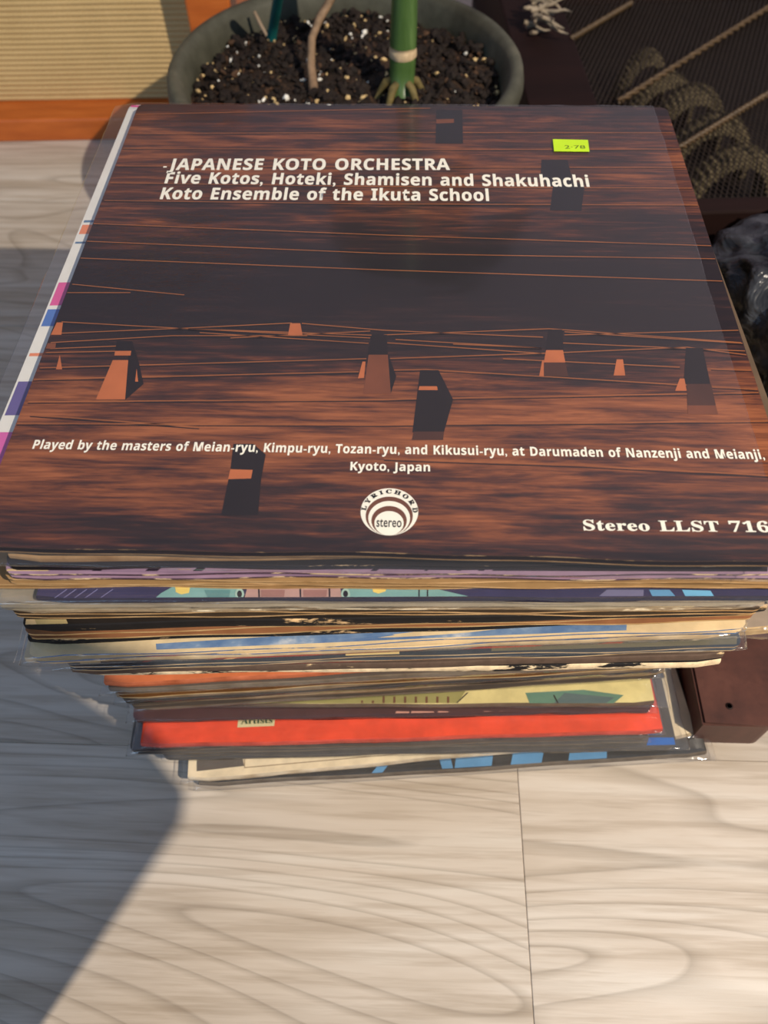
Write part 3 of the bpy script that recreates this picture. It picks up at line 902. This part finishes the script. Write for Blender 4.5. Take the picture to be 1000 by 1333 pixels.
for i in range(NR):
    for k in range(NA):
        k2 = (k + 1) % NA
        faces.append((i*NA+k, (i+1)*NA+k, (i+1)*NA+k2, i*NA+k2))
mesh_obj('soil', verts, faces, soil_mat(), plant, smooth=True)
def crumbs(name, count, smin, smax, mat, seed, flat=0.6):
    rnd = random.Random(seed)
    bm0 = bmesh.new(); bmesh.ops.create_icosphere(bm0, subdivisions=1, radius=1.0)
    bv = [v.co.copy() for v in bm0.verts]; bm0.verts.index_update()
    bf = [[v.index for v in f.verts] for f in bm0.faces]; bm0.free()
    V, F = [], []
    for i in range(count):
        r = R_ * 0.86 * math.sqrt(rnd.random()); a = rnd.uniform(0, 2 * math.pi)
        x, y = r * math.cos(a), r * math.sin(a)
        z = SZ + 0.005 * noise.noise(Vector((x * 60, y * 60, 0.3))) + 0.006 * noise.noise(Vector((x * 18, y * 18, 4.0)))
        s = smin + (smax - smin) * rnd.random() ** 2.2
        rot = Matrix.Rotation(rnd.uniform(0, 6.28), 3, 'Z') @ Matrix.Rotation(rnd.uniform(-0.9, 0.9), 3, 'X') @ Matrix.Rotation(rnd.uniform(-0.9, 0.9), 3, 'Y')
        sc = Vector((s * rnd.uniform(0.8, 1.7), s * rnd.uniform(0.6, 1.1), s * rnd.uniform(0.4, 0.9) * flat / 0.6))
        o = len(V)
        for v in bv:
            q = Vector((v.x * sc.x, v.y * sc.y, v.z * sc.z)) * rnd.uniform(0.75, 1.2)
            q = rot @ q
            V.append((x + q.x, y + q.y, z + q.z + s * 0.25))
        F += [[o + k for k in f] for f in bf]
    ob = mesh_obj(name, V, F, mat, plant)
    ob['kind'] = 'stuff'
    return ob
crumbs('bark_crumbs', 2400, 0.0010, 0.0050, plain(32, 23, 17, 0.8, 0.3, 0.5, 120), 11)
crumbs('brown_crumbs', 500, 0.0008, 0.0034, plain(74, 52, 35, 0.8, 0.3, 0.4, 120), 12)
crumbs('pale_crumbs', 260, 0.0008, 0.0028, plain(206, 176, 124, 0.7, 0.3, 0.3, 120), 13, 0.8)
crumbs('perlite', 90, 0.0010, 0.0034, plain(238, 234, 222, 0.7, 0.3, 0.1, 120), 14, 0.9)
def loc_p(px, py, z):
    p = at(px, py, z); return Vector((p.x - pcx, p.y - pcy, z))
M_stem = NT('green_stem')
n_ = M_stem.noise(M_stem.coords((1, 1, 0.15)), 60, 4, 0.6)
M_stem.bsdf(M_stem.ramp(n_, [(0.3, rgb(50, 76, 34)), (0.55, rgb(74, 102, 52)), (0.75, rgb(104, 130, 76))]), 0.35, 0.5)
M_stem = M_stem.m
b0 = loc_p(523, 122, SZ)
st = tube('green_stem', [b0 + Vector((0.0005 * k, 0.002 * k, 0.022 * k)) for k in range(20)], [0.0098 if k == 0 else 0.0102 + 0.0006 * math.sin(k) for k in range(20)], M_stem, plant, 20)
ringp = loc_p(523, 76, SZ + 0.029); ringp = Vector((b0.x + 0.0006, b0.y + 0.0026, SZ + 0.0335))
tube('stem_node', [ringp + Vector((0, 0, dz_)) for dz_ in (-0.0045, -0.003, 0.002, 0.0045)], [0.0102, 0.0116, 0.0112, 0.0102], plain(206, 180, 142, 0.7, 0.3, 0.3, 150), st, 20)
for a in range(5):
    ang = a * 1.25 + 0.4
    tube('root', [b0 + Vector((math.cos(ang) * r, math.sin(ang) * r * 0.8 - 0.002, h)) for r, h in ((0.008, 0.012), (0.013, 0.010), (0.018, 0.002), (0.022, -0.006))], [0.003, 0.0035, 0.003, 0.002], plain(110, 96, 56, 0.7, 0.3, 0.4, 150), plant, 8)
# leaves far above the frame
def leaf_mat():
    t = NT('leaf_green'); n = t.noise(t.coords((1, 1, 1)), 12, 3, 0.5)
    t.bsdf(t.ramp(n, [(0.3, rgb(34, 78, 34)), (0.7, rgb(72, 120, 56))]), 0.4, 0.5)
    return t.m
M_leaf = leaf_mat()
topp = b0 + Vector((0.0095, 0.038, 0.418))
for a, ln in ((1.2, 0.17), (2.2, 0.15), (0.5, 0.15), (1.7, 0.13)):
    dirv = Vector((math.cos(a), math.sin(a), 0)); sid = Vector((-math.sin(a), math.cos(a), 0))
    V, F = [], []
    for i in range(9):
        s = i / 8
        wd = 0.035 * math.sin(math.pi * min(1, s * 0.95 + 0.04)) ** 0.8
        z = 0.06 * s - 0.10 * s * s
        for k, e in enumerate((-1, 0, 1)):
            V.append(topp + dirv * (ln * s) + sid * (wd * e) + Vector((0, 0, z + 0.010 * abs(e) * (1 - s))))
    for i in range(8):
        for k in range(2):
            F.append((i*3+k, i*3+k+1, (i+1)*3+k+1, (i+1)*3+k))
    mesh_obj('leaf', V, F, M_leaf, plant, smooth=True)
wp = [loc_p(409, 122, SZ), loc_p(405, 85, SZ + 0.012), loc_p(406, 50, SZ + 0.025), loc_p(416, 24, SZ + 0.035), loc_p(434, -6, SZ + 0.05)]
wp.append(wp[-1] + Vector((0.02, 0.01, 0.05)))
tube('woody_stem', wp, [0.0042, 0.0036, 0.0034, 0.0036, 0.0034, 0.003], plain(138, 112, 86, 0.7, 0.3, 0.3, 150), plant, 10)
tube('twig', [loc_p(331, 15, SZ + 0.02), loc_p(338, 30, SZ + 0.012), loc_p(347, 46, SZ)], [0.0016, 0.0018, 0.0015], plain(150, 130, 108, 0.7), plant, 8)
# teal stake
sb = at(352, 58, SZ - 0.006)
stake = empty('plant_stake', sb)
tag(stake, 'teal green plastic plant stake pushed into the pot soil at the left', 'plant stake')
se = at(363, -8, SZ + 0.055)
dv = (se - sb)
tube('rod', [Vector((0, 0, 0)), dv * 0.5, dv, dv * 1.25], 0.0044, plain(16, 86, 84, 0.4, 0.5, 0.15, 60), stake, 14)
tube('rod_tip', [dv * 1.25, dv * 1.29, dv * 1.32], [0.0044, 0.004, 0.0015], plain(16, 86, 84, 0.4, 0.5, 0.15, 60), stake, 14)

# ------------------------------------------------------------------ speaker with orange frame and beige ribbed cloth, back left
def orange_wood():
    t = NT('orange_wood')
    n = t.noise(t.coords((0.15, 1, 1)), 80, 5, 0.65)
    t.bsdf(t.ramp(n, [(0.3, rgb(170, 84, 30)), (0.6, rgb(196, 104, 42)), (0.8, rgb(206, 120, 58))]), 0.38, 0.45, bump=n, bstr=0.08, bdist=0.0006)
    return t.m
M_ow = orange_wood()
syaw = 0.045
pR = at(137, 183, 0.0)
spk = empty('speaker', (pR.x, pR.y, 0), syaw)
tag(spk, 'speaker with orange wooden frame and beige ribbed cloth standing behind the record pile', 'speaker')
X0, X1, HT, DP = -0.42, 0.165, 0.48, 0.30       # local extents; origin on the bottom front edge
TH, RD = 0.026, 0.040
for nm, b in (('frame_rail', (X0, X1, 0.0, DP, 0.0, TH)), ('frame_rail', (X0, X1, 0.0, DP, HT - TH, HT)), ('frame_post', (X0, X0 + 0.035, 0.0, DP, TH, HT - TH)), ('frame_post', (X1 - 0.045, X1, 0.0, DP, TH, HT - TH))):
    bm_obj(nm, box_bm(*b, 0.0025, 2), M_ow, spk)
bm_obj('back_panel', box_bm(X0 + 0.035, X1 - 0.045, DP - 0.02, DP - 0.002, TH, HT - TH), plain(60, 40, 28), spk)
def cloth_mat():
    t = NT('beige_rib_cloth')
    v = t.coords((1, 1, 1))
    n = t.noise(t.coords((900, 1, 900)), 1.0, 2, 0.6)
    n2 = t.noise(v, 20, 4, 0.6)
    c = t.ramp(n, [(0.3, rgb(186, 154, 102)), (0.7, rgb(220, 192, 140))])
    c = t.mix(0.35, c, t.ramp(n2, [(0.3, (0.75, 0.72, 0.66)), (0.7, (1, 1, 1))]), 'MULTIPLY')
    t.bsdf(c, 0.9, 0.1, bump=n, bstr=0.5, bdist=0.0008)
    return t.m
verts, faces = [], []
per = 0.00545
nz = int((HT - 2 * TH) / per) * 8
xs_ = [X0 + 0.035 + (X1 - 0.045 - X0 - 0.035) * i / 40 for i in range(41)]
for j in range(nz + 1):
    z = TH + per * j / 8
    ph = (j % 8) / 8
    y = RD - 0.0017 * abs(math.sin(math.pi * ph)) ** 0.7
    for x in xs_: verts.append((x, y + 0.0003 * noise.noise(Vector((x * 40, z * 10, 0))), z + 0.0006 * noise.noise(Vector((x * 14, 3.0, 0)))))
for j in range(nz):
    for i in range(40):
        faces.append((j*41+i, j*41+i+1, (j+1)*41+i+1, (j+1)*41+i))
mesh_obj('grille_cloth', verts, faces, cloth_mat(), spk, smooth=True)

# ------------------------------------------------------------------ speaker lying on its back with an open mesh, back right
GZ = 0.10
g0, g1 = at(739, 26, GZ), at(776, 128, GZ)
gyaw = math.atan2(g0.y - g1.y, g0.x - g1.x) - math.pi / 2
gd = Vector((-math.sin(gyaw), math.cos(gyaw), 0)); gx = Vector((math.cos(gyaw), math.sin(gyaw), 0))
gb = at(900, 258, GZ)
# corner of the mesh opening, front left
tt = (gb - g1).dot(gd)
gc = g1 + gd * tt
spk2 = empty('speaker', (gc.x, gc.y, 0), gyaw)
tag(spk2, 'dark wooden speaker lying on its back with black wire mesh and gold cords, back right', 'speaker')
M_dw = plain(30, 15, 12, 0.7, 0.15, 0.3, 30, (0.2, 1, 1))
LX, LY, FW = 0.40, 0.60, 0.066
bm_obj('cabinet_floor', box_bm(-FW, LX + FW, -0.02, LY, 0.0, 0.012), plain(22, 16, 14), spk2)
for nm, b in (('frame_side', (-FW, 0.0, -0.02, LY, 0.012, GZ)), ('frame_side', (LX, LX + FW, -0.02, LY, 0.012, GZ)), ('frame_end', (0.0, LX, -0.02, 0.0, 0.012, GZ)), ('frame_end', (0.0, LX, LY - 0.04, LY, 0.012, GZ))):
    bm_obj(nm, box_bm(*b, 0.002, 2), M_dw, spk2)
# wire mesh, two diagonal sets of wires
V, F = [], []
step = 0.0046
def wire(p, q, r, zc):
    d = (q - p).normalized(); n = Vector((-d.y, d.x, 0)) * r
    o = len(V)
    for a in (p, q):
        V.extend([a + n + Vector((0, 0, zc)), a + Vector((0, 0, zc + r)), a - n + Vector((0, 0, zc)), a + Vector((0, 0, zc - r))])
    for k in range(4):
        k2 = (k + 1) % 4
        F.append((o + k, o + k2, o + 4 + k2, o + 4 + k))
LYm = LY - 0.04
def clip_wires(slope, r, zc):
    sp_ = step * math.sqrt(1 + slope * slope)
    c = -abs(slope) * LX
    cmax = LYm + abs(slope) * LX
    while c < cmax:
        pts = []
        for x in (0.0, LX):
            y = slope * x + c
            if 0 <= y <= LYm: pts.append(Vector((x, y, 0)))
        for y in (0.0, LYm):
            x = (y - c) / slope
            if 0 < x < LX: pts.append(Vector((x, y, 0)))
        if len(pts) >= 2 and (pts[0] - pts[1]).length > 0.003: wire(pts[0], pts[1], r, zc)
        c += sp_
clip_wires(2.3, 0.00048, GZ - 0.004)
clip_wires(-2.3, 0.00048, GZ - 0.0046)
mo = mesh_obj('wire_mesh', V, F, plain(50, 39, 28, 0.5, 0.4, 0.3, 200), spk2)  # wire colour darkened to stand in for shade over this speaker
mo['kind'] = 'stuff'
ginv = Matrix.Rotation(-gyaw, 3, 'Z')
def gl(px, py, z):
    p = at(px, py, z); q = ginv @ (p - Vector((gc.x, gc.y, 0))); return Vector((q.x, q.y, z))
M_cord = plain(84, 66, 44, 0.5, 0.4, 0.4, 220)  # cord colour deepened, with the shade there mixed into it
for (a, b) in (((745, 50), (822, 4)), ((806, 132), (1010, 4)), ((884, 193), (1010, 116))):
    p, q = gl(*a, GZ), gl(*b, GZ)
    n = 60
    for o2 in (0.0, math.pi):
        pts = []
        for i in range(n + 1):
            s = i / n
            c = p.lerp(q, s)
            a2 = s * 75 + o2
            d = (q - p).normalized(); nn = Vector((-d.y, d.x, 0))
            c = c + nn * 0.0016 * math.cos(a2) + Vector((0, 0, 0.0016 * math.sin(a2)))
            pts.append(c)
        tube('gold_cord', pts, 0.0020, M_cord, spk2, 6)
# ribbed tan bellows seen through the mesh
def rib_mat():
    t = NT('ribbed_tan')
    n = t.noise(t.coords((1, 1, 1)), 40, 4, 0.6)
    t.bsdf(t.ramp(n, [(0.3, rgb(72, 64, 48)), (0.7, rgb(108, 96, 74))]), 0.8, 0.2)  # tan kept dark: shade inside the cabinet is put into the colour
    return t.m
M_rib = rib_mat()
segs = [((838, 92), 0.030), ((862, 122), 0.040), ((892, 158), 0.046), ((920, 196), 0.050), ((948, 238), 0.050)]
axis0, axis1 = gl(838, 92, 0.05), gl(955, 250, 0.05)
dax = (axis1 - axis0).normalized(); dn = Vector((-dax.y, dax.x, 0))
for (pp, rad) in segs:
    c = gl(*pp, 0.042)
    V, F = [], []
    NA_, NL = 96, 9
    for j in range(NL + 1):
        s = -1 + 2 * j / NL
        rr = rad * (0.80 + 0.20 * math.sqrt(max(0, 1 - s * s)))
        for k in range(NA_ + 1):
            a = math.pi * k / NA_
            r2 = rr * (1 + 0.03 * math.sin(k * 2 * math.pi * 24 / NA_))
            V.append(c + dax * (s * 0.0145) + dn * (r2 * math.cos(a)) + Vector((0, 0, -0.03 + 0.075 * (r2 / rad) * math.sin(a) * (0.9 if rad > 0.04 else 0.7))))
    for j in range(NL):
        for k in range(NA_):
            F.append((j*(NA_+1)+k, j*(NA_+1)+k+1, (j+1)*(NA_+1)+k+1, (j+1)*(NA_+1)+k))
    mesh_obj('bellows_fold', V, F, M_rib, spk2, smooth=True)

# dried roots lying on that speaker's frame beside the pot
rp = at(703, 22, GZ + 0.012)
roots = empty('dried_roots', (rp.x, rp.y, GZ))
tag(roots, 'pale frayed bundle of dry roots on the dark speaker frame beside the pot', 'dried roots')
rnd = random.Random(5)
M_root = plain(150, 136, 116, 0.8, 0.2, 0.4, 150)
for i in range(22):
    a = rnd.uniform(-0.7, 0.5); ln = rnd.uniform(0.012, 0.034)
    p = Vector((rnd.uniform(-0.016, 0.004), rnd.uniform(-0.03, 0.03), 0.004 + rnd.uniform(0, 0.02)))
    pts = [p]
    dirv = Vector((math.cos(a), math.sin(a), rnd.uniform(-0.1, 0.4)))
    for k in range(4):
        dirv = (dirv + Vector((rnd.uniform(-.5, .5), rnd.uniform(-.5, .5), rnd.uniform(-.4, .3)))).normalized()
        q = pts[-1] + dirv * ln / 4
        q.z = max(0.0025, q.z)
        pts.append(q)
    tube('root_strand', pts, [0.0022, 0.002, 0.0017, 0.0014, 0.0008], M_root, roots, 6)

# ------------------------------------------------------------------ brown board beside the pile, black bag behind it
M_bb = NT('red_brown_wood')
n_ = M_bb.noise(M_bb.coords((1, 1, 0.25)), 30, 5, 0.65)
n2_ = M_bb.noise(M_bb.coords((1, 1, 1)), 120, 3, 0.6)
c_b = M_bb.ramp(n_, [(0.3, rgb(62, 36, 29)), (0.55, rgb(82, 48, 38)), (0.8, rgb(98, 60, 48))])
c_b = M_bb.mix(0.35, c_b, M_bb.ramp(n2_, [(0.3, (0.5, 0.45, 0.42)), (0.45, (1, 1, 1))]), 'MULTIPLY')
M_bb.bsdf(c_b, 0.5, 0.35, bump=n2_, bstr=0.1, bdist=0.0008)
M_bb = M_bb.m
p0, p1 = at(896, 966, 0), at(990, 965, 0)
board = empty('wooden_plinth', (p0.x, p0.y, 0), 0)
tag(board, 'low reddish brown wooden plinth lying on the floor right beside the record pile', 'plinth')
PH = 0.031
wd_ = p1.x - p0.x
bm = bmesh.new()
outl = [(0.0, 0.0)] + [(wd_ - 0.007 + 0.007 * math.sin(k * math.pi / 10), 0.007 - 0.007 * math.cos(k * math.pi / 10)) for k in range(6)] + [(wd_ + 0.034, 0.135), (0.0, 0.135)]
lo_ = [bm.verts.new((x, y, 0.0)) for x, y in outl]; hi_ = [bm.verts.new((x, y, PH)) for x, y in outl]
bm.faces.new(lo_[::-1]); bm.faces.new(hi_)
for k in range(len(outl)):
    k2 = (k + 1) % len(outl)
    bm.faces.new((lo_[k], lo_[k2], hi_[k2], hi_[k]))
bmesh.ops.bevel(bm, geom=[e for e in bm.edges if all(abs(v.co.z - PH) < 1e-6 for v in e.verts)], offset=0.0015, segments=2, affect='EDGES')
bm_obj('body', bm, M_bb, board)
for x_, y_ in ((0.018, 0.012), (0.034, 0.062)):
    tube('dowel_plug', [Vector((x_, y_, PH - 0.001)), Vector((x_, y_, PH + 0.0004)), Vector((x_, y_, PH + 0.0005))], [0.0022, 0.0022, 0.0015], plain(36, 20, 16), board, 12)

def bag_mat():
    t = NT('black_bag_film')
    n = t.noise(t.coords((1, 1, 1)), 26, 4, 0.6, 1.5)
    c = t.ramp(n, [(0.38, rgb(18, 18, 20)), (0.6, rgb(62, 64, 68)), (0.75, rgb(96, 98, 102))])
    t.bsdf(c, 0.28, 0.6, bump=n, bstr=0.8, bdist=0.006)
    return t.m
M_bag = bag_mat()
def bag(center, rad, seed, label):
    bm = bmesh.new()
    bmesh.ops.create_icosphere(bm, subdivisions=6, radius=1.0)
    for v in bm.verts:
        n = v.co.normalized()
        f = 1.0 + 0.20 * noise.noise(n * 1.8 + Vector((seed, 0, 0)))
        rdg = 1 - abs(noise.noise(n * 4.2 + Vector((0, seed, 0)))) * 2
        f += 0.085 * rdg
        rdg2 = 1 - abs(noise.noise(n * 10 + Vector((0, 0, seed)))) * 2
        f += 0.035 * rdg2
        p = Vector((n.x * rad[0], n.y * rad[1], n.z * rad[2])) * f
        p.z = max(p.z, -rad[2] * 0.75)
        v.co = p
    root = empty('plastic_bag', (center[0], center[1], 0))
    tag(root, label, 'plastic bag')
    o = bm_obj('film', bm, M_bag, root, smooth=True)
    o.location = (0, 0, rad[2] * 0.75)
    bmk = [Vector((0, 0, rad[2] * 1.55)), Vector((0.006, 0.004, rad[2] * 1.72)), Vector((0.02, 0.0, rad[2] * 1.80))]
    tube('tied_end', bmk, [0.018, 0.007, 0.014], M_bag, root, 10)
bag((0.352, 0.140), (0.118, 0.108, 0.104), 3.3, 'shiny black plastic bag bulging behind the brown plinth at the right')

# ------------------------------------------------------------------ unseen board on a peg stand, added and shaped to shade the lower-left floor
M_sw = plain(150, 110, 70, 0.5, 0.4, 0.2, 40)
stand = empty('shadow_board_stand', (0.10, -0.42, 0), 0)
tag(stand, 'round-based wooden peg stand added behind the camera, holding up the shadow-casting board', 'stand')
lathe('base', [(0.0, 0.0), (0.05, 0.0), (0.05, 0.012), (0.04, 0.02), (0.02, 0.03), (0.0, 0.03)], M_sw, stand, 40)
tube('post', [Vector((0, 0, 0.02)), Vector((0, 0, 0.3)), Vector((0, 0, 0.50))], 0.012, M_sw, stand, 14)
bo = empty('shadow_board', (-0.19, -0.355, 0), 0)
tag(bo, 'pale wooden board on the peg stand, added unseen behind the camera to shade the floor', 'board')
tube('peg', [Vector((0, 0, 0.42)), Vector((0, 0.03, 0.42)), Vector((0, 0.0545, 0.42))], 0.008, M_sw, stand, 10)
bm = bmesh.new()
poly = [(-0.02, 0.004), (0.409, 0.427), (0.432, 0.488), (0.439, 0.562), (0.39, 0.605), (-0.02, 0.20)]
fr_ = [bm.verts.new((x, 0.009, z)) for x, z in poly]; bk_ = [bm.verts.new((x, -0.009, z)) for x, z in poly]
bm.faces.new(fr_[::-1]); bm.faces.new(bk_)
for k in range(len(poly)): bm.faces.new((fr_[k], fr_[(k+1) % len(poly)], bk_[(k+1) % len(poly)], bk_[k]))
bmesh.ops.bevel(bm, geom=bm.edges[:], offset=0.003, segments=2, affect='EDGES')
bm_obj('plank', bm, plain(190, 160, 118, 0.5, 0.4, 0.2, 40, (0.3, 1, 1)), bo)
tube('foot_dowel', [Vector((-0.02, -0.02, 0.010)), Vector((-0.02, 0.0, 0.010)), Vector((-0.02, 0.02, 0.010))], 0.010, M_sw, bo, 12)
